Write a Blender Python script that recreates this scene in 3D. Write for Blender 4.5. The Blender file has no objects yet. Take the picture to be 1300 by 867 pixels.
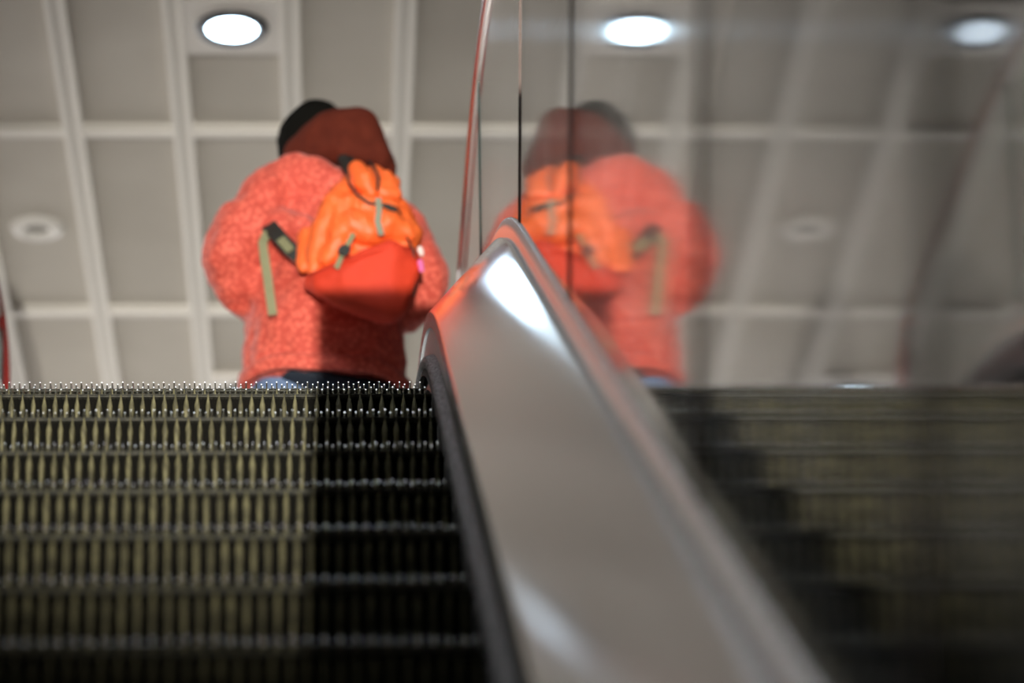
import bpy, bmesh, math, random
from mathutils import Vector, Matrix
random.seed(7)
S = bpy.context.scene
COL = S.collection
PI = math.pi

# ------------------------------------------------------------------ helpers
def link(o, parent=None):
    COL.objects.link(o)
    if parent is not None:
        o.parent = parent
        o.matrix_parent_inverse = parent.matrix_world.inverted() if False else Matrix.Translation(-parent.location)
    return o

def thing(name, label, cat, loc=(0, 0, 0), group=None):
    o = bpy.data.objects.new(name, None)
    o.empty_display_size = .1
    COL.objects.link(o)
    o.location = loc
    o['label'] = label; o['category'] = cat
    if group: o['group'] = group
    return o

def obj(name, me, mat, parent=None, smooth=False):
    """link a mesh (world coordinates) as one object, origin moved to its bounding-box centre"""
    vs = [v.co for v in me.vertices]
    lo = Vector((min(v.x for v in vs), min(v.y for v in vs), min(v.z for v in vs)))
    hi = Vector((max(v.x for v in vs), max(v.y for v in vs), max(v.z for v in vs)))
    c = (lo + hi) / 2
    me.transform(Matrix.Translation(-c))
    for m in (mat if isinstance(mat, (list, tuple)) else [mat]):
        me.materials.append(m)
    if smooth:
        me.polygons.foreach_set('use_smooth', [True] * len(me.polygons))
    o = bpy.data.objects.new(name, me)
    o.location = c
    COL.objects.link(o)
    if parent is not None:
        o.parent = parent
        o.matrix_parent_inverse = Matrix.Translation(-parent.location)
    return o

def struct(o):
    o['kind'] = 'structure'
    return o

class MB:
    """collects polygons"""
    def __init__(s): s.v = []; s.f = []; s.m = []
    def quad(s, pts, mi=0):
        b = len(s.v); s.v += [tuple(p) for p in pts]
        s.f.append(tuple(range(b, b + len(pts)))); s.m.append(mi)
    def box(s, x0, x1, y0, y1, z0, z1, mi=0):
        b = len(s.v)
        s.v += [(x0, y0, z0), (x1, y0, z0), (x1, y1, z0), (x0, y1, z0), (x0, y0, z1), (x1, y0, z1), (x1, y1, z1), (x0, y1, z1)]
        for f in ((0, 3, 2, 1), (4, 5, 6, 7), (0, 1, 5, 4), (1, 2, 6, 5), (2, 3, 7, 6), (3, 0, 4, 7)):
            s.f.append(tuple(b + i for i in f)); s.m.append(mi)
    def sweep(s, rings, closed=True, caps=True, mi=0):
        n = len(rings[0]); b = len(s.v)
        for r in rings: s.v += [tuple(p) for p in r]
        m = n if closed else n - 1
        for i in range(len(rings) - 1):
            for j in range(m):
                a = b + i * n + j; c = b + i * n + (j + 1) % n
                s.f.append((a, c, c + n, a + n)); s.m.append(mi)
        if caps and closed:
            s.f.append(tuple(b + j for j in reversed(range(n)))); s.m.append(mi)
            e = b + (len(rings) - 1) * n
            s.f.append(tuple(e + j for j in range(n))); s.m.append(mi)
    def mesh(s, name='m', fix=True):
        me = bpy.data.meshes.new(name)
        me.from_pydata(s.v, [], s.f)
        me.polygons.foreach_set('material_index', s.m)
        if fix:
            bm = bmesh.new(); bm.from_mesh(me)
            bmesh.ops.recalc_face_normals(bm, faces=bm.faces)
            bm.to_mesh(me); bm.free()
        me.update()
        return me

def lathe(mb, prof, c, seg=48, mi=0, axis='Z'):
    rings = []
    for k in range(seg + 1):
        a = 2 * PI * k / seg
        rings.append([(c[0] + r * math.cos(a), c[1] + r * math.sin(a), c[2] + z) for r, z in prof])
    mb.sweep(rings, closed=False, caps=False, mi=mi)

def hulls(groups, seg=12):
    """each group of (centre, radius) becomes one convex, rounded lump; the lumps overlap"""
    out = bmesh.new()
    for g in groups:
        bm = bmesh.new()
        for p, r in g:
            rr = r if isinstance(r, (tuple, list)) else (r, r, r)
            bmesh.ops.create_uvsphere(bm, u_segments=seg, v_segments=seg // 2 + 2, radius=1,
                                      matrix=Matrix.Translation(p) @ Matrix.Diagonal((*rr, 1)))
        if len(g) > 1:
            r = bmesh.ops.convex_hull(bm, input=bm.verts)
            dead = [e for e in r['geom_interior'] + r['geom_unused'] if isinstance(e, bmesh.types.BMVert)]
            bmesh.ops.delete(bm, geom=list(set(dead)), context='VERTS')
            keep = {e for e in r['geom'] if isinstance(e, bmesh.types.BMFace)}
            bmesh.ops.delete(bm, geom=[f for f in bm.faces if f not in keep], context='FACES_ONLY')
        t = bpy.data.meshes.new('t'); bm.to_mesh(t); bm.free()
        out.from_mesh(t); bpy.data.meshes.remove(t)
    bmesh.ops.recalc_face_normals(out, faces=out.faces)
    me = bpy.data.meshes.new('hull'); out.to_mesh(me); out.free()
    return me

def soft(o, voxel=.01, smooth=6, disp=0, size=.1, disp2=0, size2=.03):
    m = o.modifiers.new('remesh', 'REMESH'); m.mode = 'VOXEL'; m.voxel_size = voxel; m.use_smooth_shade = True
    m = o.modifiers.new('smooth', 'SMOOTH'); m.factor = .5; m.iterations = smooth
    for d, s_ in ((disp, size), (disp2, size2)):
        if d:
            t = bpy.data.textures.new('folds', 'CLOUDS'); t.noise_scale = s_; t.noise_depth = 1
            m = o.modifiers.new('folds', 'DISPLACE'); m.texture = t; m.strength = d; m.mid_level = .5
            m.texture_coords = 'GLOBAL'
    return o

def ribbon(pts, width, thick, side=Vector((1, 0, 0))):
    """a flat strap through pts"""
    mb = MB(); rings = []
    for i, p in enumerate(pts):
        p = Vector(p)
        t = (Vector(pts[min(i + 1, len(pts) - 1)]) - Vector(pts[max(i - 1, 0)])).normalized()
        sd = (side - t * side.dot(t)).normalized(); n = t.cross(sd).normalized()
        a, b = sd * width / 2, n * thick / 2
        rings.append([p - a - b, p + a - b, p + a + b, p - a + b])
    mb.sweep(rings)
    return mb.mesh()

def tube(pts, r, seg=10):
    mb = MB(); rings = []
    for i, p in enumerate(pts):
        p = Vector(p)
        t = (Vector(pts[min(i + 1, len(pts) - 1)]) - Vector(pts[max(i - 1, 0)])).normalized()
        u = t.orthogonal().normalized() if i == 0 else (u - t * u.dot(t)).normalized()
        w = t.cross(u)
        rad = r[i] if isinstance(r, (list, tuple)) else r
        rings.append([p + (u * math.cos(2 * PI * k / seg) + w * math.sin(2 * PI * k / seg)) * rad for k in range(seg)])
    mb.sweep(rings)
    return mb.mesh()

# ------------------------------------------------------------------ materials
def mat(name, col=(.5, .5, .5), rough=.5, metal=0, spec=.5, emit=None, es=0, nscale=0, namt=0, col2=None,
        bump=0, bscale=50, aniso=0, sheen=0, stretch=(1, 1, 1), rvar=0):
    m = bpy.data.materials.new(name); m.use_nodes = True
    nt = m.node_tree; b = nt.nodes['Principled BSDF']
    b.inputs['Base Color'].default_value = (*col, 1); b.inputs['Roughness'].default_value = rough
    b.inputs['Metallic'].default_value = metal; b.inputs['Specular IOR Level'].default_value = spec
    b.inputs['Sheen Weight'].default_value = sheen
    if aniso: b.inputs['Anisotropic'].default_value = aniso
    if emit: b.inputs['Emission Color'].default_value = (*emit, 1); b.inputs['Emission Strength'].default_value = es
    if nscale or bump:
        tc = nt.nodes.new('ShaderNodeTexCoord'); mp = nt.nodes.new('ShaderNodeMapping')
        mp.inputs['Scale'].default_value = stretch
        nt.links.new(tc.outputs['Object'], mp.inputs['Vector'])
    if nscale:
        n = nt.nodes.new('ShaderNodeTexNoise'); n.inputs['Scale'].default_value = nscale; n.inputs['Detail'].default_value = 5
        nt.links.new(mp.outputs[0], n.inputs['Vector'])
        r = nt.nodes.new('ShaderNodeValToRGB')
        r.color_ramp.elements[0].position = .5 - namt; r.color_ramp.elements[1].position = .5 + namt
        r.color_ramp.elements[0].color = (*(col2 or tuple(c * .7 for c in col)), 1); r.color_ramp.elements[1].color = (*col, 1)
        nt.links.new(n.outputs['Fac'], r.inputs['Fac']); nt.links.new(r.outputs[0], b.inputs['Base Color'])
        if rvar:
            mr = nt.nodes.new('ShaderNodeMapRange'); mr.inputs['From Min'].default_value = .3; mr.inputs['From Max'].default_value = .7
            mr.inputs['To Min'].default_value = rough - rvar; mr.inputs['To Max'].default_value = rough + rvar
            nt.links.new(n.outputs['Fac'], mr.inputs['Value']); nt.links.new(mr.outputs[0], b.inputs['Roughness'])
    if bump:
        n = nt.nodes.new('ShaderNodeTexNoise'); n.inputs['Scale'].default_value = bscale; n.inputs['Detail'].default_value = 3
        nt.links.new(mp.outputs[0], n.inputs['Vector'])
        bp = nt.nodes.new('ShaderNodeBump'); bp.inputs['Strength'].default_value = bump; bp.inputs['Distance'].default_value = .01
        nt.links.new(n.outputs['Fac'], bp.inputs['Height']); nt.links.new(bp.outputs[0], b.inputs['Normal'])
    return m

M = {}
M['panel'] = mat('ceiling_panel_grey', (.66, .62, .57), .8, nscale=1.3, namt=.25, col2=(.55, .51, .46), bump=.05, bscale=60)
M['rib'] = mat('ceiling_rib_white', (.88, .84, .80), .45)
M['ribgroove'] = mat('ceiling_rib_groove', (.74, .71, .67), .55)
M['plate'] = mat('lamp_plate_white', (.78, .74, .71), .45)
M['ringdark'] = mat('lamp_ring_dark', (.06, .065, .08), .3, metal=.3)
M['lamp'] = mat('lamp_diffuser_lit', (.9, .95, 1), .4, emit=(.62, .83, 1.0), es=14)
M['lampdim'] = mat('lamp_diffuser_dim', (.9, .95, 1), .4, emit=(.7, .85, 1.0), es=1.4)
M['fill_glow'] = mat('added_fill_glow', (.9, .9, .9), .5, emit=(.92, .96, 1.0), es=13)  # glow of the unseen panel added over the steps
M['ringwhite'] = mat('speaker_ring_white', (.82, .79, .76), .4)
M['ringgrille'] = mat('speaker_grille_grey', (.36, .34, .32), .6)
M['deck'] = mat('brushed_aluminium_deck', (.97, .965, .965), .11, metal=1, nscale=3, namt=.25, col2=(.89, .88, .88),
                bump=.004, bscale=160, stretch=(1, .08, .35), rvar=.02)
def two_lobes(m, rough, fac):
    nt = m.node_tree; b = nt.nodes['Principled BSDF']; out = nt.nodes['Material Output']
    g = nt.nodes.new('ShaderNodeBsdfGlossy'); g.inputs['Roughness'].default_value = rough; g.inputs['Color'].default_value = (.92, .92, .93, 1)
    mx = nt.nodes.new('ShaderNodeMixShader'); mx.inputs[0].default_value = fac
    nt.links.new(b.outputs[0], mx.inputs[1]); nt.links.new(g.outputs[0], mx.inputs[2]); nt.links.new(mx.outputs[0], out.inputs[0])
two_lobes(M['deck'], .34, .12)
M['clamp'] = mat('polished_steel_strip', (.93, .93, .96), .24, metal=1)
M['skirt'] = mat('dark_skirt_panel', (.006, .007, .009), .35, spec=.3, nscale=6, namt=.2)
M['brushrail'] = mat('worn_brush_rail', (.22, .21, .225), .5, spec=.3, nscale=150, namt=.05, col2=(.012, .012, .014), bump=1.0, bscale=260)
M['bristle'] = mat('black_bristles', (.012, .012, .013), .7, bump=.6, bscale=400)
M['gasket'] = mat('joint_gasket', (.10, .05, .035), .5)
M['glassedge'] = mat('green_glass_edge', (.008, .03, .026), .3)
M['rubber'] = mat('dark_red_rubber', (.30, .035, .03), .16, spec=.8)
M['steel'] = mat('satin_steel_guide', (.62, .58, .54), .35, metal=1)
M['cleat'] = mat('bare_metal_cleat', (.62, .60, .50), .26, metal=1, nscale=60, namt=.2, col2=(.32, .30, .22))
M['riser'] = mat('dirty_olive_riser_rib', (.20, .18, .092), .6, metal=.1, nscale=110, namt=.15, col2=(.065, .058, .03), stretch=(1, 1, .35))
M['riserback'] = mat('dark_riser_back', (.006, .005, .0035), .8, nscale=40, namt=.2, col2=(.003, .003, .002))
M['lip'] = mat('tread_lip_metal', (.085, .08, .06), .5, nscale=90, namt=.15, col2=(.03, .03, .025))
M['black'] = mat('black_metal', (.02, .02, .022), .5)
M['floor'] = mat('landing_stone', (.64, .61, .57), .45, nscale=25, namt=.3, col2=(.56, .54, .50))
M['darkwall'] = mat('dark_well_cladding', (.010, .010, .009), .7, spec=.15, nscale=2, namt=.2)
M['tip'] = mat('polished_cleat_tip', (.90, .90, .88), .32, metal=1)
M['riserback'].node_tree.nodes['Principled BSDF'].inputs['Specular IOR Level'].default_value = .1
M['comb'] = mat('comb_plate_metal', (.45, .45, .44), .35, metal=1)

def glass_mat():
    m = bpy.data.materials.new('dusty_clear_glass'); m.use_nodes = True
    nt = m.node_tree; nt.nodes.clear(); N = nt.nodes.new; L = nt.links.new
    out = N('ShaderNodeOutputMaterial')
    geo = N('ShaderNodeNewGeometry'); mr = N('ShaderNodeMapRange')
    mr.inputs['To Min'].default_value = 1.55; mr.inputs['To Max'].default_value = 1 / 1.55
    L(geo.outputs['Backfacing'], mr.inputs['Value'])
    fr = N('ShaderNodeFresnel'); L(mr.outputs[0], fr.inputs['IOR'])
    tr = N('ShaderNodeBsdfTransparent'); tr.inputs[0].default_value = (.955, .965, .96, 1)
    g1 = N('ShaderNodeBsdfGlossy'); g1.inputs['Roughness'].default_value = .036; g1.inputs['Color'].default_value = (.96, .96, .96, 1)
    g2 = N('ShaderNodeBsdfGlossy'); g2.inputs['Roughness'].default_value = .13; g2.inputs['Color'].default_value = (.9, .9, .95, 1)
    tg = N('ShaderNodeCombineXYZ'); tg.inputs[1].default_value = -.5; tg.inputs[2].default_value = .866
    g2.inputs['Anisotropy'].default_value = .85; L(tg.outputs[0], g2.inputs['Tangent'])
    tc = N('ShaderNodeTexCoord'); mp = N('ShaderNodeMapping'); mp.inputs['Scale'].default_value = (1, 2.2, .35)
    L(tc.outputs['Object'], mp.inputs[0])
    n = N('ShaderNodeTexNoise'); n.inputs['Scale'].default_value = 2.5; n.inputs['Detail'].default_value = 4; L(mp.outputs[0], n.inputs['Vector'])
    m2 = N('ShaderNodeMapRange'); m2.inputs['From Min'].default_value = .35; m2.inputs['From Max'].default_value = .7
    m2.inputs['To Min'].default_value = .04; m2.inputs['To Max'].default_value = .14; L(n.outputs['Fac'], m2.inputs['Value'])
    mg = N('ShaderNodeMixShader'); L(m2.outputs[0], mg.inputs[0]); L(g1.outputs[0], mg.inputs[1]); L(g2.outputs[0], mg.inputs[2])
    mx = N('ShaderNodeMixShader'); L(fr.outputs[0], mx.inputs[0]); L(tr.outputs[0], mx.inputs[1]); L(mg.outputs[0], mx.inputs[2])
    L(mx.outputs[0], out.inputs[0])
    return m
M['glass'] = glass_mat()

def jacket_mat():
    m = bpy.data.materials.new('coral_quilted_fabric'); m.use_nodes = True
    nt = m.node_tree; b = nt.nodes['Principled BSDF']; N = nt.nodes.new; L = nt.links.new
    tc = N('ShaderNodeTexCoord'); v = N('ShaderNodeTexVoronoi'); v.inputs['Scale'].default_value = 62
    L(tc.outputs['Object'], v.inputs['Vector'])
    r = N('ShaderNodeValToRGB'); r.color_ramp.elements[0].position = .1; r.color_ramp.elements[1].position = .62
    r.color_ramp.elements[0].color = (.86, .165, .105, 1); r.color_ramp.elements[1].color = (.55, .064, .038, 1)
    L(v.outputs['Distance'], r.inputs['Fac'])
    L(r.outputs[0], b.inputs['Base Color'])
    b.inputs['Roughness'].default_value = .75; b.inputs['Sheen Weight'].default_value = .15
    bp = N('ShaderNodeBump'); bp.inputs['Strength'].default_value = .35; bp.inputs['Distance'].default_value = .004; bp.invert = True
    L(v.outputs['Distance'], bp.inputs['Height']); L(bp.outputs[0], b.inputs['Normal'])
    return m
M['jacket'] = jacket_mat()
M['hood'] = mat('maroon_fleece', (.12, .020, .009), .9, spec=.2, nscale=25, namt=.3, col2=(.08, .011, .005), bump=.2, bscale=120)
M['orange'] = mat('orange_nylon', (.95, .17, .035), .5, nscale=18, namt=.3, col2=(.85, .12, .02), bump=.15, bscale=45)
M['redpocket'] = mat('red_nylon', (.70, .045, .01), .75, nscale=10, namt=.3, col2=(.58, .03, .008), bump=.12, bscale=40)
M['hat'] = mat('black_knit', (.005, .0045, .0035), .95, spec=.1, bump=.4, bscale=200)
M['webbing'] = mat('olive_webbing', (.26, .25, .13), .7, nscale=300, namt=.2)
M['webgrey'] = mat('grey_green_webbing', (.27, .29, .21), .7, nscale=300, namt=.2)
M['webblack'] = mat('black_webbing', (.015, .015, .012), .7)
M['navy'] = mat('dark_navy_cloth', (.010, .016, .028), .8)
M['denim'] = mat('light_blue_denim', (.16, .24, .40), .8, nscale=80, namt=.3, col2=(.11, .17, .30))
M['skin'] = mat('skin', (.55, .32, .22), .5)
M['boot'] = mat('black_leather', (.02, .018, .016), .4)
M['pink'] = mat('pink_charm', (.8, .16, .42), .5)
M['white'] = mat('white_charm', (.85, .7, .65), .5)

# ------------------------------------------------------------------ the escalator's path (Y forward, Z up), camera at the origin
Y0, Z0 = 4.58348, 1.54352                 # nose of a step on the incline
A30 = PI / 6
YT, R1, R2, TH1 = 6.64, 5.93, 4.28, math.radians(22.0)
s1 = (YT - Y0) / math.cos(A30)
ZT = Z0 + (YT - Y0) * math.tan(A30)
C1 = (YT + R1 * math.sin(A30), ZT - R1 * math.cos(A30))
s2 = s1 + R1 * (A30 - TH1)
P2 = (C1[0] - R1 * math.sin(TH1), C1[1] + R1 * math.cos(TH1))
C2 = (P2[0] + R2 * math.sin(TH1), P2[1] - R2 * math.cos(TH1))
s3 = s2 + R2 * TH1
LAND = C2[1] + R2

def path(s, h=0.):
    """point and slope angle at arc length s of the step-nose line, h above it (at right angles)"""
    if s < s1: th = A30; y = Y0 + s * math.cos(th); z = Z0 + s * math.sin(th)
    elif s < s2:
        th = A30 - (s - s1) / R1; y = C1[0] - R1 * math.sin(th); z = C1[1] + R1 * math.cos(th)
    elif s < s3:
        th = TH1 - (s - s2) / R2; y = C2[0] - R2 * math.sin(th); z = C2[1] + R2 * math.cos(th)
    else: th = 0.; y = C2[0] + s - s3; z = LAND
    return y - h * math.sin(th), z + h * math.cos(th), th

def s_at(y, z):
    best = None
    for k in range(-900, 900):
        s = k * .01; py, pz, th = path(s)
        d = (y - py) * math.cos(th) + (z - pz) * math.sin(th)      # along-path miss
        if (z - pz) * math.cos(th) - (y - py) * math.sin(th) < -.5: continue
        if best is None or abs(d) < best[0]: best = (abs(d), s)
    return best[1]

def noz(y):
    lo, hi = -12., 9.
    for _ in range(40):
        mid = (lo + hi) / 2
        if path(mid)[0] < y: lo = mid
        else: hi = mid
    return path(lo)[1]

def srange(a, b, fine=.05):
    out = [a]; s = a
    while s < b - 1e-6:
        st = fine if s1 - .06 < s + fine and s < s3 + .05 else .4
        s = min(s + st, b)
        if s - out[-1] > 1e-5: out.append(s)
    return out

CX = -.32                                  # middle of the steps
XR, XL = .205, -.845                       # step edges
def sweep_profile(mb, prof, a, b, mirror=False, closed=True, mi=0):
    """prof: (X, h) points carried along the path"""
    rings = []
    for s in srange(a, b):
        ring = []
        for X, h in prof:
            y, z, _ = path(s, h)
            ring.append((2 * CX - X if mirror else X, y, z))
        rings.append(ring)
    mb.sweep(rings, closed=closed, mi=mi)

# ------------------------------------------------------------------ balustrades
SA, SB = -7.2, 6.4                          # along-path extent of the sides
GX = .3835                                  # middle of the glass
joints = [-6.0, -4.0, s_at(1.75, 1.45), s_at(3.30, 1.62), s_at(5.12, 2.54), s_at(6.56, 3.16), s_at(8.35, 4.02), 5.9]

def arcs(cx, ch, r, a0, a1, n=5):
    return [(cx + r * math.cos(math.radians(a0 + (a1 - a0) * i / n)), ch + r * math.sin(math.radians(a0 + (a1 - a0) * i / n))) for i in range(n + 1)]

def balustrade(mirror, label):
    t = thing('escalator_balustrade', label, 'balustrade', ((2 * CX - .3) if mirror else .3, 4.5, 1.4), 'glass balustrades of the escalator')
    # sloping inner deck with a rolled lower lip
    mb = MB()
    pa, pb = arcs(.3605, .3110, .005, 20, 130, 4), arcs(.2205, .1495, .0105, 135, 180, 5)
    lerp = lambda t_: (pa[-1][0] + (pb[0][0] - pa[-1][0]) * t_, pa[-1][1] + (pb[0][1] - pa[-1][1]) * t_)
    prof = [(.3655, .296), (.3655, .3115)] + pa + [lerp(.01), lerp(.03), lerp(.97), lerp(.99)] + pb + [(.2100, .122), (.2125, .118), (.2165, .118), (.2180, .140), (.30, .238)]
    sweep_profile(mb, prof, SA, SB, mirror)
    d = obj('inner_deck', mb.mesh(), M['deck'], t, True)
    shade(d, 50)
    # dark skirt panel beside the steps
    mb = MB(); sweep_profile(mb, [(.2068, -.34), (.2068, -.02), (.2170, .0), (.2170, .135), (.2230, .135), (.2230, -.34)], SA, SB, mirror)
    obj('skirt_panel', mb.mesh(), M['skirt'], t)
    mb = MB(); sweep_profile(mb, [(.2105, .118), (.2105, .1235), (.2165, .1235), (.2165, .118)], SA, SB, mirror)
    obj('skirt_edge_trim', mb.mesh(), M['deck'], t)
    mb = MB()
    sweep_profile(mb, [(.2168, .030)] + arcs(.2060, .0400, .0085, 270, 90, 6)[:0] + [(.2010, .027), (.1965, .032), (.1955, .044), (.1990, .052), (.2168, .060)], SA, SB, mirror)
    b = obj('skirt_brush_rail', mb.mesh(), M['brushrail'], t, True); shade(b, 40)
    mb = MB()
    sweep_profile(mb, [(.2110, .031), (.2020, .029), (.1975, .012), (.2060, .008)], SA, SB, mirror)
    obj('brush_bristles', mb.mesh(), M['bristle'], b)
    # glass clamp strip: upright face, chamfer, rounded top
    mb = MB()
    sweep_profile(mb, [(.3672, .290), (.3672, .3360), (.3680, .3415), (.3705, .3460), (.3745, .3560), (.3765, .3590), (.3790, .3600),
                       (.3790, .345), (.3790, .30), (.3790, .29)], SA, SB, mirror)
    c = obj('glass_clamp_strip', mb.mesh(), M['clamp'], t, True); shade(c, 50)
    mb = MB()
    sweep_profile(mb, [(.3880, .29), (.3880, .36), (.3990, .36), (.46, .352), (.46, .29)], SA, SB, mirror)
    obj('outer_deck', mb.mesh(), M['black'], t)
    mb = MB(); sweep_profile(mb, [(.44, -.45), (.44, .31), (.458, .31), (.458, -.45)], SA, SB, mirror)
    obj('outer_cladding', mb.mesh(), M['darkwall'], t)
    # glass panes with a gasket in each joint
    for a, b_ in zip(joints[:-1], joints[1:]):
        mb = MB(); g = .004
        rings = []
        for s in srange(a + g, b_ - g):
            rings.append([(2 * CX - X if mirror else X, *path(s, h)[:2]) for X, h in ((GX - .0040, .30), (GX - .0040, .992), (GX + .0040, .992), (GX + .0040, .30))])
        mb.sweep(rings, mi=0)
        mb.m[-2:] = [1, 1]
        p = obj('glass_pane', mb.mesh(), [M['glass'], M['glassedge']], t)
        mb = MB(); rings = []
        for s in (b_ - g * .95, b_ + g * .95):
            rings.append([(2 * CX - X if mirror else X, *path(s, h)[:2]) for X, h in ((GX - .0072, .357), (GX - .0072, .975), (GX + .0072, .975), (GX + .0072, .357))])
        mb.sweep(rings)
        obj('joint_gasket', mb.mesh(), M['gasket'] if b_ < 3.2 else M['glassedge'], t)
    # steel guide the handrail runs on
    mb = MB(); sweep_profile(mb, [(GX - .0075, .975), (GX - .0085, .990), (GX - .0130, .994), (GX - .0130, 1.002), (GX + .0130, 1.002), (GX + .0130, .994), (GX + .0085, .990), (GX + .0075, .975)], SA, SB - .6, mirror)
    obj('handrail_guide', mb.mesh(), M['steel'], t)
    return t

def shade(o, deg):
    o.data.polygons.foreach_set('use_smooth', [True] * len(o.data.polygons))
    bm = bmesh.new(); bm.from_mesh(o.data)
    for e in bm.edges:
        if len(e.link_faces) != 2 or e.calc_face_angle(0) > math.radians(deg): e.smooth = False
    bm.to_mesh(o.data); bm.free()

balustrade(False, 'glass and polished metal balustrade on the right of the ribbed steps, mirroring the walker')
balustrade(True, 'glass balustrade on the far left, only its end seen beyond the steps')

def handrail(mirror, label):
    mb = MB(); cx = GX
    prof = arcs(cx, 1.012, .017, -10, 190, 10)
    prof = [(x, 1.012 + (h - 1.012) * .8) for x, h in prof] + [(cx - .0165, .996), (cx - .0115, .991), (cx - .0135, 1.0035), (cx + .0135, 1.0035), (cx + .0115, .991), (cx + .0165, .996)]
    rings = []
    for s in srange(SA, SB - .6):
        rings.append([(2 * CX - X if mirror else X, *path(s, h)[:2]) for X, h in prof])
    # newel: half turn down round the end of the glass
    ye, ze, _ = path(SB - .6, 0)
    rr = .33
    for k in range(1, 15):
        a = PI * k / 14
        cyy, czz = ye, ze + 1.0 - rr
        rings.append([(2 * CX - X if mirror else X, cyy + (rr + h - 1.0) * math.sin(a), czz + (rr + h - 1.0) * math.cos(a)) for X, h in prof])
    mb.sweep(rings)
    o = obj('handrail', mb.mesh(), M['rubber']); shade(o, 60)
    o['label'] = label; o['category'] = 'handrail'; o['group'] = 'rubber handrails of the escalator'
    return o
handrail(False, 'slim dark red handrail curving up beside the right glass pane')
handrail(True, 'slim dark red handrail at the far left edge beyond the steps')

# ------------------------------------------------------------------ steps
PP = .02307                                # pitch of the riser ribs; tread cleats stand at half of it
XT = .1922                                 # phase of the tall cleats
def step_meshes():
    """local coordinates: nose of the tall cleats at y=0, z=0"""
    W = .0026
    tread, lip, ris, back = MB(), MB(), MB(), MB()
    k = 0; cl = []
    x = XT + PP
    n = 0
    xs = []
    while True:
        X = XT + PP / 2 - n * PP / 2
        n += 1
        if X > XR - .004: continue
        if X < XL + .004: break
        xs.append((X, n % 2 == 0))
    for X, tall in xs:
        X += random.uniform(-.0003, .0003)
        top = random.uniform(-.0005, .0005) if tall else -.0046 + random.uniform(-.0005, .0005)
        yf = 0 if tall else .0022
        y1 = .395; w = W / 2
        r = .0036
        # side outline of a cleat with a rounded front top corner
        out = [(yf, -.0185), (yf, top - r)] + [(yf + r - r * math.cos(a), top - r + r * math.sin(a)) for a in (PI / 6, PI / 3, PI / 2)] + [(y1, top), (y1, -.0185)]
        rings = [[(X + sx * ww, y, z - dz) for (y, z), dz in zip(out, (0, 0, dzz * .3, dzz * .6, dzz, dzz, 0))] for sx, ww, dzz in ((-1, w, .0006), (-1, w * .6, 0), (1, w * .6, 0), (1, w, .0006))]
        nb = len(tread.f)
        tread.sweep(rings)
        for q in range(nb, len(tread.f)):
            ys = [tread.v[i] for i in tread.f[q]]
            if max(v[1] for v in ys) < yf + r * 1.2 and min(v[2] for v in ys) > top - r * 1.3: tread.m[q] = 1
    # base plate of the tread with its thin bright front lip
    lip.box(XL + .001, XR + .0012, .006, .396, -.022, -.0180)
    lip.box(XL + .001, XR + .0012, .0005, .006, -.0192, -.0178)
    # riser: dark curved back plate + ribs with a spear-shaped top
    zs = [-.0195, -.05, -.09, -.13, -.17, -.205, -.232]
    def yb(z): return .016 + .010 * math.sin(PI * min(1, (-z) / .23)) 
    rings = [[(XL + .001, yb(z), z), (XR + .0014, yb(z), z), (XR + .0014, yb(z) + .004, z), (XL + .001, yb(z) + .004, z)] for z in zs]
    back.sweep(rings)
    spear = [(-.004, .0011, .0000), (-.016, .0012, -.0002), (-.026, .0022, -.0004), (-.036, .0040, -.0008), (-.044, .0053, -.001), (-.052, .0050, -.001),
             (-.066, .0040, -.0005), (-.085, .0037, .001), (-.13, .0037, .003), (-.18, .0038, .002), (-.228, .0038, 0)]
    for X, tall in xs:
        if tall:
            e = random.uniform(.9, 1.12)
            rings = []
            for z, w, yo in spear:
                w *= e if w > .002 else 1
                yf = yo + .0005; ybk = max(yb(z), .004)
                rings.append([(X - w, ybk, z), (X - w, yf + .0032, z), (X - w * .72, yf + .0008, z), (X, yf, z), (X + w * .72, yf + .0008, z), (X + w, yf + .0032, z), (X + w, ybk, z)])
            ris.sweep(rings)
        else:                                # fine ribs between
            rings = []
            for z in zs[0:1] + zs[1:]:
                y = yb(z)
                rings.append([(X - .0011, y + .001, z), (X - .0011, y - .007, z), (X + .0011, y - .007, z), (X + .0011, y + .001, z)])
            back.sweep(rings)
    return tread.mesh('tread'), lip.mesh('lip'), ris.mesh('riser'), back.mesh('back')

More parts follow.
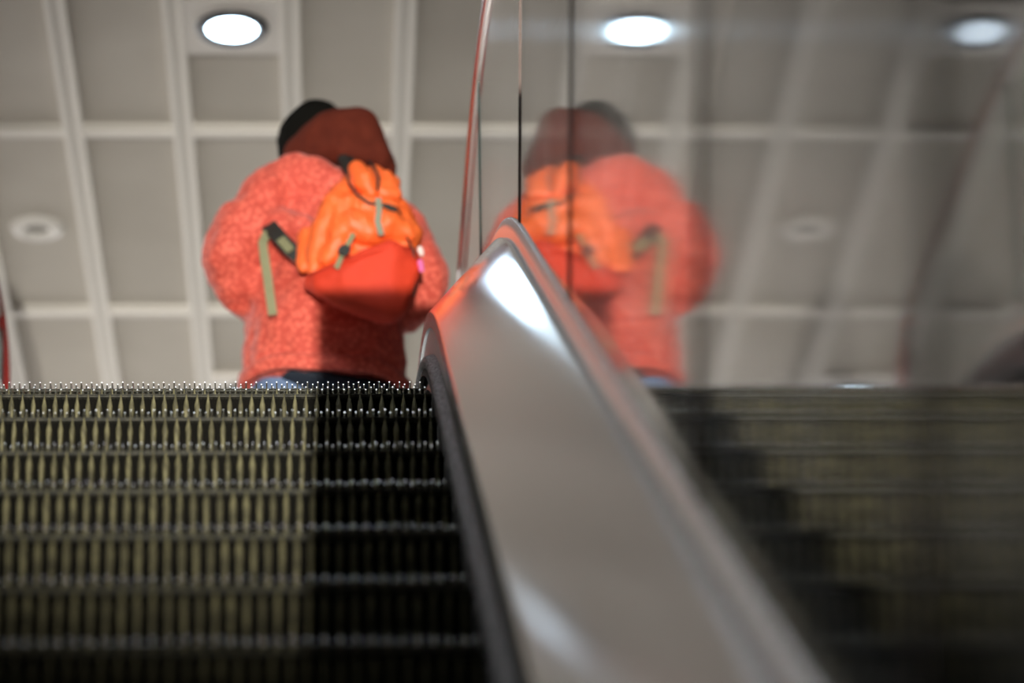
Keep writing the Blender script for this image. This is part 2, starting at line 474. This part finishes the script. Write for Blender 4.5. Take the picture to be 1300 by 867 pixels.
sm = step_meshes()
def step_proto():
    t = thing('escalator_step', 'x', 'escalator step', (0, 0, 0), 'ribbed steps of the escalator')
    a = obj('tread', sm[0], [M['cleat'], M['tip']], t); shade(a, 50)
    b = obj('tread_lip', sm[1], M['lip'], a)
    b.parent = a; b.matrix_parent_inverse = Matrix.Translation(-a.location)
    c = obj('riser', sm[3], M['riserback'], t)
    d = obj('riser_ribs', sm[2], M['riser'], c); shade(d, 50)
    d.parent = c; d.matrix_parent_inverse = Matrix.Translation(-c.location)
    return t
proto = step_proto()
def copy_tree(o, parent=None):
    c = o.copy(); COL.objects.link(c)
    if parent is not None: c.parent = parent; c.matrix_parent_inverse = o.matrix_parent_inverse
    for ch in list(o.children): copy_tree(ch, c)
    return c
names = {8: 'escalator step hidden just beyond the crest, only reached past the pin-like tips',
         7: 'topmost visible escalator step, pin-like cleat tips against the walker on the crest',
         6: 'second visible step from the crest, sharp spear-shaped riser ribs',
         5: 'third step from the crest, in focus with small bright dots along its edge',
         4: 'fourth step from the crest, slightly soft row of bright cleat tips',
         3: 'fifth step from the crest, softly blurred row of light discs',
         2: 'sixth step from the crest, blurred olive riser ribs below pale discs',
         1: 'seventh step from the crest, strongly blurred discs above olive ribs',
         0: 'lowest step whose row of large faint discs shows near the frame bottom',
         -1: 'step at the very bottom edge of the frame, fully blurred olive ribs'}
for i, n in enumerate(range(-1, 9)):
    o = proto if i == 0 else copy_tree(proto)
    y = Y0 + .4 * n
    o.location = (0, y, noz(y))
    o['label'] = names[n]

# ------------------------------------------------------------------ landing, floor, hall
HC = 6.4
mb = MB(); mb.box(XL - .25, XR + .25, 8.95, 12.0, LAND - .30, LAND + .001)
o = obj('floor_plate', mb.mesh(), M['comb']); o.name = 'floor_plate'; struct(o)
mb = MB(); mb.box(-9, XL - .26, 8.35, 24, LAND - .35, LAND); mb.box(XR + .26, 9, 8.35, 24, LAND - .35, LAND); mb.box(XL - .26, XR + .26, 12.0, 24, LAND - .35, LAND)
o = obj('floor', mb.mesh(), M['floor']); struct(o)
# walls of the escalator well below the upper floor
mb = MB(); mb.box(1.5, 1.62, -4, 20, -7, HC + .1); mb.box(XR + .26, 9, 8.28, 8.345, -7, LAND + .0)
struct(obj('wall_right', mb.mesh(), M['darkwall']))
mb = MB(); mb.box(-4.2, -4.08, -4, 8.35, -7, LAND); mb.box(-9, XL - .26, 8.28, 8.345, -7, LAND)
struct(obj('wall_left', mb.mesh(), M['darkwall']))

# ceiling: recessed metal panels between projecting ribs
RX0, RW = -1.4755, .4353
RY0, RH = 12.735, 1.78
K0, K1, J0, J1 = -12, 7, -7, 5
mb = MB(); mb.box(RX0 + K0 * RW - .2, RX0 + K1 * RW + .2, RY0 + J0 * RH, RY0 + J1 * RH, HC + .032, HC + .12)
ceil = struct(obj('ceiling', mb.mesh(), M['panel']))
for k in range(K0, K1 + 1):
    X = RX0 + k * RW; mb = MB()
    mb.box(X - .0395, X + .0395, RY0 + J0 * RH, RY0 + J1 * RH, HC + .008, HC + .04, 1)
    for sx in (-1, 1):
        mb.box(X + sx * .0285 - .011, X + sx * .0285 + .011, RY0 + J0 * RH, RY0 + J1 * RH, HC, HC + .0085, 0)
    struct(obj('ceiling_rib', mb.mesh(), [M['rib'], M['ribgroove']], ceil))
for j in range(J0, J1 + 1):
    Y = RY0 + j * RH; mb = MB()
    for k in range(K0, K1):
        xa = RX0 + k * RW + .0397; xb = RX0 + (k + 1) * RW - .0397
        mb.box(xa, xb, Y - .045, Y + .045, HC + .012, HC + .036, 1)
        mb.box(xa, xb, Y - .022, Y + .022, HC + .003, HC + .0125, 0)
    struct(obj('ceiling_cross_rib', mb.mesh(), [M['rib'], M['ribgroove']], ceil))

def downlight(X, Y, label, group='ceiling downlights', lit='lamp'):
    t = thing('downlight', label, 'ceiling light', (X, Y, HC), group)
    mb = MB(); mb.box(X - RW / 2 + .0397, X + RW / 2 - .0397, Y - .21, Y + .21, HC + .004, HC + .034)
    obj('mounting_plate', mb.mesh(), M['plate'], t)
    mb = MB(); lathe(mb, [(.097, .001), (.099, -.006), (.112, -.012), (.132, -.009), (.138, .004)], (X, Y, HC))
    obj('trim_ring', mb.mesh(), M['ringdark'], t, True)
    mb = MB(); lathe(mb, [(.0001, -.004), (.05, -.0035), (.097, -.001), (.097, .003), (.0001, .003)], (X, Y, HC))
    obj('diffuser', mb.mesh(), M[lit], t, True)
    return t
LX, LY = -.387, 11.84
lab = {(0, 0): 'round lit downlight with dark ring above the walker, in a white plate',
       (-1, 0): 'dim round downlight left of the frame, glowing softly in the lower metal deck',
       (0, 1): 'lit round downlight half hidden by the step tips left of the coat hem',
       }
for j in (-3, -2, -1, 0, 1):
    for k in (-2, -1, 0):
        if k == 0 and j in (-1, -2): continue
        downlight(LX + k * 3 * RW, LY + j * 3.62, lab.get((k, j), 'round lit downlight in a white ceiling plate, out of direct view overhead'), lit='lampdim' if (k, j) == (-1, 0) else 'lamp')
t = thing('added_fill_panel', 'broad flat glowing panel added above the frame to light the cleat tips', 'ceiling light', (-.2, 6.55, HC))  # unseen glowing panel, added to put highlights on the cleat tips
mb = MB(); mb.box(-.95, .55, 5.85, 7.25, HC - .03, HC + .008)
obj('fill_panel_frame', mb.mesh(), M['plate'], t)
mb = MB(); mb.box(-.90, .50, 5.90, 7.20, HC - .034, HC - .028)
obj('fill_panel_face', mb.mesh(), M['fill_glow'], t)
def speaker(X, Y, label):
    t = thing('ceiling_speaker', label, 'ceiling speaker', (X, Y, HC + .03))
    mb = MB(); lathe(mb, [(.048, -.002), (.056, -.016), (.078, -.022), (.104, -.016), (.116, .002)], (X, Y, HC + .03))
    obj('trim_ring', mb.mesh(), M['ringwhite'], t, True)
    mb = MB(); lathe(mb, [(.0001, -.003), (.03, -.003), (.05, -.001), (.05, .002), (.0001, .002)], (X, Y, HC + .03))
    obj('grille', mb.mesh(), M['ringgrille'], t, True)
speaker(-1.257, 13.66, 'unlit white ring fitting in the grey ceiling panel at the left')

# ------------------------------------------------------------------ the walker and the backpack
FL = LAND
def W(x, z, y=9.6): return Vector((x, y, FL + z))
per = thing('person', 'person walking away in a coral quilted coat with a maroon hood and black hat', 'person', (-.03, 9.72, FL))

# body: one continuous skinned figure
def body():
    J = {'pelvis': (-.03, 9.76, .86, .13, .10), 'waist': (-.03, 9.77, 1.02, .12, .09), 'chest': (-.035, 9.79, 1.20, .14, .10), 'neck': (-.045, 9.84, 1.37, .05, .05),
         'skull': (-.055, 9.90, 1.47, .062, .062), 'crown': (-.055, 9.915, 1.56, .09, .085), 'top': (-.055, 9.91, 1.62, .05, .05),
         'sl': (-.17, 9.76, 1.27, .055, .055), 'el': (-.295, 9.68, 1.03, .042, .042), 'wl': (-.185, 9.95, .95, .028, .028), 'pl': (-.165, 10.02, .955, .032, .022),
         'sr': (.11, 9.77, 1.25, .055, .055), 'er': (.225, 9.68, 1.01, .042, .042), 'wr': (.13, 9.95, .95, .028, .028), 'pr': (.115, 10.02, .955, .032, .022),
         'hl': (-.12, 9.76, .80, .09, .09), 'kl': (-.14, 9.72, .46, .06, .06), 'al': (-.14, 9.62, .09, .04, .04), 'tl': (-.14, 9.76, .035, .035, .03),
         'hr': (.06, 9.77, .80, .09, .09), 'kr': (.07, 9.86, .46, .06, .06), 'ar': (.07, 9.90, .09, .04, .04), 'tr': (.07, 10.05, .035, .035, .03)}
    E_ = [('pelvis', 'waist'), ('waist', 'chest'), ('chest', 'neck'), ('neck', 'skull'), ('skull', 'crown'), ('crown', 'top'), ('chest', 'sl'), ('sl', 'el'), ('el', 'wl'), ('wl', 'pl'),
          ('chest', 'sr'), ('sr', 'er'), ('er', 'wr'), ('wr', 'pr'), ('pelvis', 'hl'), ('hl', 'kl'), ('kl', 'al'), ('al', 'tl'), ('pelvis', 'hr'), ('hr', 'kr'), ('kr', 'ar'), ('ar', 'tr')]
    for sd, sg in (('l', 1), ('r', -1)):
        bx, by, bz = J['p' + sd][:3]
        for q, (dx, L_) in enumerate(((-.024, .062), (-.008, .072), (.008, .068), (.023, .055))):
            J['f%s%d' % (sd, q)] = (bx + dx * sg, by + .035, bz - .004, .0095, .0095)
            J['g%s%d' % (sd, q)] = (bx + dx * sg, by + .035 + L_ * .6, bz - .025, .0085, .0085)
            J['h%s%d' % (sd, q)] = (bx + dx * sg, by + .030 + L_ * .75, bz - .055, .0075, .0075)
            E_ += [('p' + sd, 'f%s%d' % (sd, q)), ('f%s%d' % (sd, q), 'g%s%d' % (sd, q)), ('g%s%d' % (sd, q), 'h%s%d' % (sd, q))]
        J['t1' + sd] = (bx + .034 * sg, by - .012, bz - .005, .011, .011); J['t2' + sd] = (bx + .046 * sg, by + .022, bz - .022, .009, .009)
        E_ += [('w' + sd, 't1' + sd), ('t1' + sd, 't2' + sd)]
    keys = list(J); me = bpy.data.meshes.new('body')
    me.from_pydata([(J[k][0], J[k][1], J[k][2] + FL) for k in keys], [(keys.index(a), keys.index(b)) for a, b in E_], [])
    c = Vector((-.03, 9.77, FL + .86))
    me.transform(Matrix.Translation(-c)); me.materials.append(M['skin'])
    o = bpy.data.objects.new('body', me); o.location = c; COL.objects.link(o)
    o.parent = per; o.matrix_parent_inverse = Matrix.Translation(-per.location)
    m = o.modifiers.new('skin', 'SKIN'); m.use_smooth_shade = True
    for i, k in enumerate(keys):
        d = me.skin_vertices[0].data[i]; d.radius = J[k][3:5]; d.use_root = (k == 'pelvis')
    o.modifiers.new('sub', 'SUBSURF').levels = 1; o.modifiers['sub'].render_levels = 2
    return o
body()
# coat: torso and sleeves, one puffy garment
def ell(z, cx, hw, hd, cy):       # a flat ellipsoid layer
    return ((Vector((cx, cy, FL + z))), (hw, hd, .035))
lay = [ell(.665, -.030, .245, .195, 9.735), ell(.80, -.032, .240, .19, 9.735), ell(.95, -.035, .222, .185, 9.735), ell(1.08, -.030, .198, .18, 9.735),
       ell(1.20, -.038, .21, .165, 9.745), ell(1.30, -.042, .185, .135, 9.78), ell(1.375, -.045, .11, .10, 9.83)]
groups = [[lay[i], lay[i + 1]] for i in range(len(lay) - 1)]
groups += [[(W(-.155, 1.270, 9.70), .112), (W(-.250, 1.150, 9.65), .102)], [(W(-.250, 1.150, 9.65), .102), (W(-.310, 1.050, 9.64), .084)],
           [(W(-.310, 1.050, 9.64), .084), (W(-.285, .990, 9.70), .080)], [(W(-.285, .990, 9.70), .080), (W(-.190, .925, 9.92), .062)],
           [(W(.095, 1.25, 9.74), .100), (W(.190, 1.14, 9.69), .090)], [(W(.190, 1.14, 9.69), .090), (W(.258, 1.00, 9.68), .086)],
           [(W(.258, 1.00, 9.68), .086), (W(.255, .93, 9.72), .078)], [(W(.255, .93, 9.72), .078), (W(.14, .92, 9.92), .060)],
           [(W(-.12, 1.30, 9.66), .085), (W(-.02, 1.26, 9.62), .07)],                       # shoulder yoke
           [(W(-.165, 1.12, 9.60), .055), (W(-.10, 1.09, 9.575), .05)],                      # rucked fold beside the strap
           [(W(-.20, .66, 9.72), (.078, .10, .022)), (W(.14, .65, 9.72), (.078, .10, .022))]]
coat = obj('coat', hulls(groups, 20), M['jacket'], per)
soft(coat, .010, 5, .050, .13, .007, .03)
# stitched hem band
mb = MB(); rings = []
for k in range(49):
    a = 2 * PI * k / 48; ring = []
    for r_, z in ((1.005, .628), (1.035, .636), (1.04, .655), (1.03, .675), (1.0, .680), (.97, .655)):
        ring.append((-.030 + .250 * r_ * math.cos(a), 9.735 + .198 * r_ * math.sin(a), FL + z + .006 * math.sin(5 * a) - .012 * math.cos(a)))
    rings.append(ring)
mb.sweep(rings, caps=False)
obj('coat_hem', mb.mesh(), M['jacket'], per, True)
# fleece hood bunched behind the neck
g = [[(W(-.105, 1.43, 9.74), .055), (W(-.02, 1.475, 9.68), .070), (W(.075, 1.48, 9.66), .060), (W(.130, 1.365, 9.64), .042), (W(.03, 1.385, 9.62), .05)],
     [(W(-.13, 1.385, 9.78), .05), (W(-.02, 1.40, 9.68), .06)], [(W(.085, 1.475, 9.66), .056), (W(.155, 1.345, 9.68), .036)]]
soft(obj('hood', hulls(g, 16), M['hood'], per), .010, 6, .02, .09)
g = [[(W(-.085, 1.555, 9.90), .098), (W(-.055, 1.60, 9.90), .092)], [(W(-.085, 1.555, 9.90), .098), (W(-.10, 1.47, 9.86), .075)]]
soft(obj('knit_hat', hulls(g, 16), M['hat'], per), .012, 5, .006, .04)
# dark navy piece under the coat hem, trousers, boots
g = [[(W(-.12, .655, 9.74), (.07, .155, .04)), (W(.13, .60, 9.74), (.07, .15, .045))]]
soft(obj('navy_hem_piece', hulls(g, 16), M['navy'], per), .012, 4, .01, .06)
g = [[(W(-.125, .80, 9.75), .115), (W(-.17, .47, 9.71), .088)], [(W(-.17, .47, 9.71), .088), (W(-.145, .14, 9.64), .066)], [(W(.06, .80, 9.77), .115), (W(.07, .47, 9.85), .085)], [(W(.07, .47, 9.85), .085), (W(.07, .14, 9.88), .066)],
     [(W(-.12, .82, 9.76), .115), (W(.06, .82, 9.76), .115)]]
soft(obj('trousers', hulls(g, 16), M['denim'], per), .013, 5, .012, .06)
for x, y in ((-.145, 9.62), (.07, 9.88)):
    g = [[(W(x, .06, y), (.045, .05, .055)), (W(x, .13, y), (.045, .045, .04))], [(W(x, .045, y), (.045, .05, .042)), (W(x, .035, y + .15), (.046, .055, .032))]]
    soft(obj('boot', hulls(g, 14), M['boot'], per), .008, 4)

# backpack -------------------------------------------------------------
bp = thing('backpack', 'orange and red drawstring backpack with olive straps on the back of the coral coat', 'backpack', (.06, 9.44, FL + .86))
def PX(x, y, Y=9.46):
    """a point of the pack from measured offsets: x to the right, y downward, at depth Y"""
    X = (-.059 + (x - 400) * .00212) * Y / 9.55
    z = ((3.4 + 1.041 - (y - 310) * .00254) * Y / 9.55 - 3.4) + (FL - 3.4) * 0
    return Vector((X, Y, 3.4 + z))
g = [[(PX(474, 236), .052), (PX(430, 275), .062), (PX(505, 262), .052), (PX(408, 318), .055), (PX(520, 300), .062)],
     [(PX(484, 226, 9.46), .040), (PX(503, 232, 9.45), .034), (PX(470, 262, 9.42), .04)],
     [(PX(408, 318), .055), (PX(520, 300), .065), (PX(500, 362), .085), (PX(432, 352), .070)],
     [(PX(455, 232, 9.43), .036), (PX(425, 262, 9.405), .042)], [(PX(425, 262, 9.405), .040), (PX(403, 318, 9.41), .034)],
     [(PX(403, 318, 9.41), .032), (PX(398, 346, 9.41), .015)], [(PX(446, 262, 9.39), .042), (PX(434, 308, 9.375), .038)],
     [(PX(434, 308, 9.375), .036), (PX(415, 330, 9.38), .022)], [(PX(452, 285, 9.375), .048), (PX(480, 292, 9.37), .042)],
     [(PX(500, 283, 9.375), .046), (PX(530, 294, 9.39), .028)], [(PX(470, 262, 9.39), .042), (PX(503, 270, 9.385), .038)],
     [(PX(388, 300, 9.44), .028), (PX(384, 338, 9.45), .022)]]
main = obj('main_compartment', hulls(g, 14), M['orange'], bp)
soft(main, .0065, 7, .020, .06, .006, .025)
g = [[(PX(412, 360, 9.40), .042), (PX(440, 345, 9.36), .035), (PX(505, 322, 9.35), .040), (PX(528, 340, 9.39), .044), (PX(500, 382, 9.40), .070), (PX(450, 372, 9.39), .055)],
     [(PX(505, 322, 9.35), .034), (PX(528, 330, 9.40), .040)], [(PX(398, 358, 9.42), .03), (PX(440, 350, 9.40), .04)]]
soft(obj('front_pocket', hulls(g, 16), M['redpocket'], bp), .007, 5, .012, .07)
# zip pull piping of the pocket
obj('pocket_piping', tube([PX(x, y, Y) for x, y, Y in ((392, 349, 9.36), (420, 338, 9.325), (455, 327, 9.315), (490, 318, 9.31), (520, 312, 9.335), (538, 316, 9.37))], .0035, 8), M['redpocket'], bp, True)
# gathered lobes at the mouth
g = [[(PX(459, 214, 9.41), .030), (PX(470, 229, 9.385), .035), (PX(480, 244, 9.38), .022)]]
soft(obj('collar_flap', hulls(g, 14), M['orange'], bp), .006, 3, .006, .03)
g = [[(PX(500, 222, 9.42), .022), (PX(494, 243, 9.39), .024), (PX(513, 246, 9.40), .022)]]
soft(obj('collar_flap', hulls(g, 14), M['orange'], bp), .006, 3, .006, .03)
obj('drawcord', tube([PX(x, y, Y) for x, y, Y in ((452, 196, 9.42), (444, 210, 9.385), (448, 230, 9.35), (460, 246, 9.335), (477, 257, 9.335), (495, 258, 9.34), (513, 262, 9.36), (520, 272, 9.37))], .0045, 8), M['webblack'], bp, True)
obj('drawcord', tube([PX(x, y, Y) for x, y, Y in ((476, 202, 9.40), (485, 212, 9.365), (490, 224, 9.355), (488, 240, 9.355))], .0045, 8), M['webblack'], bp, True)
g = [[(PX(500, 260, 9.345), (.016, .008, .008)), (PX(511, 266, 9.35), (.012, .008, .008))]]
soft(obj('cord_lock', hulls(g, 12), M['webblack'], bp), .004, 2)
obj('compression_strap', ribbon([PX(x, y, Y) for x, y, Y in ((489, 250, 9.335), (490, 265, 9.325), (488, 280, 9.32), (493, 298, 9.31))], .018, .003), M['webgrey'], bp)
st = obj('compression_strap', ribbon([PX(x, y, Y) for x, y, Y in ((454, 296, 9.305), (445, 312, 9.30), (437, 326, 9.30), (430, 341, 9.305))], .015, .003), M['webbing'], bp)
mb = MB(); c = PX(441, 318, 9.292); mb.box(c.x - .011, c.x + .011, c.y - .006, c.y + .004, c.z - .016, c.z + .016)
for dx in (-.0135, .0135): mb.box(c.x + dx - .003, c.x + dx + .003, c.y - .005, c.y + .003, c.z - .010, c.z + .010)
me = mb.mesh(); me.transform(Matrix.Translation(c) @ Matrix.Rotation(math.radians(28), 4, 'Y') @ Matrix.Translation(-c))
bk = obj('buckle', me, M['webblack'], st); bk.parent = st; bk.matrix_parent_inverse = Matrix.Translation(-st.location)
# shoulder strap coming round under the left arm, and its hanging tail
obj('shoulder_strap', ribbon([PX(x, y, Y) for x, y, Y in ((326, 280, 9.60), (338, 288, 9.54), (350, 301, 9.50), (364, 315, 9.47), (384, 330, 9.47))], .046, .008, Vector((.6, 0, .8))), M['webblack'], bp)
obj('strap_adjuster', ribbon([PX(x, y, Y) for x, y, Y in ((352, 303, 9.488), (366, 318, 9.458))], .026, .006, Vector((.6, 0, .8))), M['webbing'], bp)
obj('strap_tail', ribbon([PX(x, y, Y) for x, y, Y in ((334, 294, 9.535), (327, 308, 9.52), (329, 322, 9.515), (334, 350, 9.51), (338, 376, 9.51), (342, 400, 9.515))], .027, .003), M['webbing'], bp)
g = [[(PX(440, 200, 9.60), .02), (PX(448, 212, 9.55), .02), (PX(462, 212, 9.50), .018)]]
soft(obj('shoulder_strap', hulls(g, 12), M['webblack'], bp), .006, 2)
obj('side_cord', tube([PX(x, y, Y) for x, y, Y in ((528, 300, 9.36), (538, 318, 9.36), (539, 345, 9.37), (537, 376, 9.39))], [.003, .004, .0085, .006], 8), M['webblack'], bp, True)
ch = thing('charm', 'small pink and white charm hanging at the right of the red pack', 'charm', PX(548, 330, 9.36))
g = [[(PX(547, 316, 9.36), .009), (PX(549, 322, 9.36), .008)]]
soft(obj('bead', hulls(g, 12), M['white'], ch), .003, 2)
g = [[(PX(547, 333, 9.36), .009), (PX(549, 343, 9.36), .008)]]
soft(obj('tassel', hulls(g, 12), M['pink'], ch), .003, 2)

# ------------------------------------------------------------------ light
w = bpy.data.worlds.new('hall'); S.world = w; w.use_nodes = True
nt = w.node_tree; bg = nt.nodes['Background']
tc = nt.nodes.new('ShaderNodeTexCoord'); sx = nt.nodes.new('ShaderNodeSeparateXYZ'); nt.links.new(tc.outputs['Generated'], sx.inputs[0])
mr = nt.nodes.new('ShaderNodeMapRange'); mr.interpolation_type = 'SMOOTHSTEP'
mr.inputs['From Min'].default_value = -.05; mr.inputs['From Max'].default_value = .8
mr.inputs['To Min'].default_value = .02; mr.inputs['To Max'].default_value = 4.5
nt.links.new(sx.outputs['Y'], mr.inputs['Value']); nt.links.new(mr.outputs[0], bg.inputs['Strength'])
bg.inputs['Color'].default_value = (1, .97, .93, 1)

def spot(name, loc, tgt, power, size, blend=.3, rad=.05, col=(1, .96, .86)):
    l = bpy.data.lights.new(name, 'SPOT'); l.energy = power; l.spot_size = math.radians(size); l.spot_blend = blend
    l.shadow_soft_size = rad; l.color = col
    o = bpy.data.objects.new(name, l); COL.objects.link(o); o.location = loc
    o.rotation_euler = (Vector(tgt) - Vector(loc)).to_track_quat('-Z', 'Y').to_euler()
    return o
# lamp of the lower hall shining up the escalator, partly cut by an unseen box added to shade its right half
spot('lower_hall_lamp', (-.02, -9.0, -1.2), (-.10, 8.6, 3.92), 18500, 10.6, 1.0, .012)
mb = MB(); mb.box(-.031, 1.4, -2.58, -2.42, -1.1, .69)
struct(obj('shadow_blocker', mb.mesh(), M['black']))

# ------------------------------------------------------------------ camera
cam = bpy.data.cameras.new('camera'); co = bpy.data.objects.new('camera', cam); COL.objects.link(co)
T, PS, RO, FP = .40734, .05439, -.0222, 4500.
F = Vector((math.sin(PS) * math.cos(T), math.cos(PS) * math.cos(T), math.sin(T)))
R = Vector((math.cos(PS), -math.sin(PS), 0)); U = R.cross(F)
Rr = R * math.cos(RO) + U * math.sin(RO); Ur = -R * math.sin(RO) + U * math.cos(RO)
co.matrix_world = Matrix(((Rr.x, Ur.x, -F.x, 0), (Rr.y, Ur.y, -F.y, 0), (Rr.z, Ur.z, -F.z, 0), (0, 0, 0, 1)))
cam.sensor_width = 36; cam.lens = 36 * FP / 1300; cam.clip_start = .05; cam.clip_end = 100
cam.dof.use_dof = True; cam.dof.focus_distance = 7.95; cam.dof.aperture_fstop = 2.43
S.camera = co

vs = S.view_settings
S.display_settings.display_device = 'sRGB'
vs.view_transform = 'Standard'; vs.look = 'None'; vs.exposure = 0; vs.gamma = 1; vs.use_curve_mapping = False
S.cycles.max_bounces = 12; S.cycles.transparent_max_bounces = 16; S.cycles.glossy_bounces = 6
S.cycles.sample_clamp_indirect = 4
S.cycles.use_denoising = True
S.cycles.use_adaptive_sampling = False
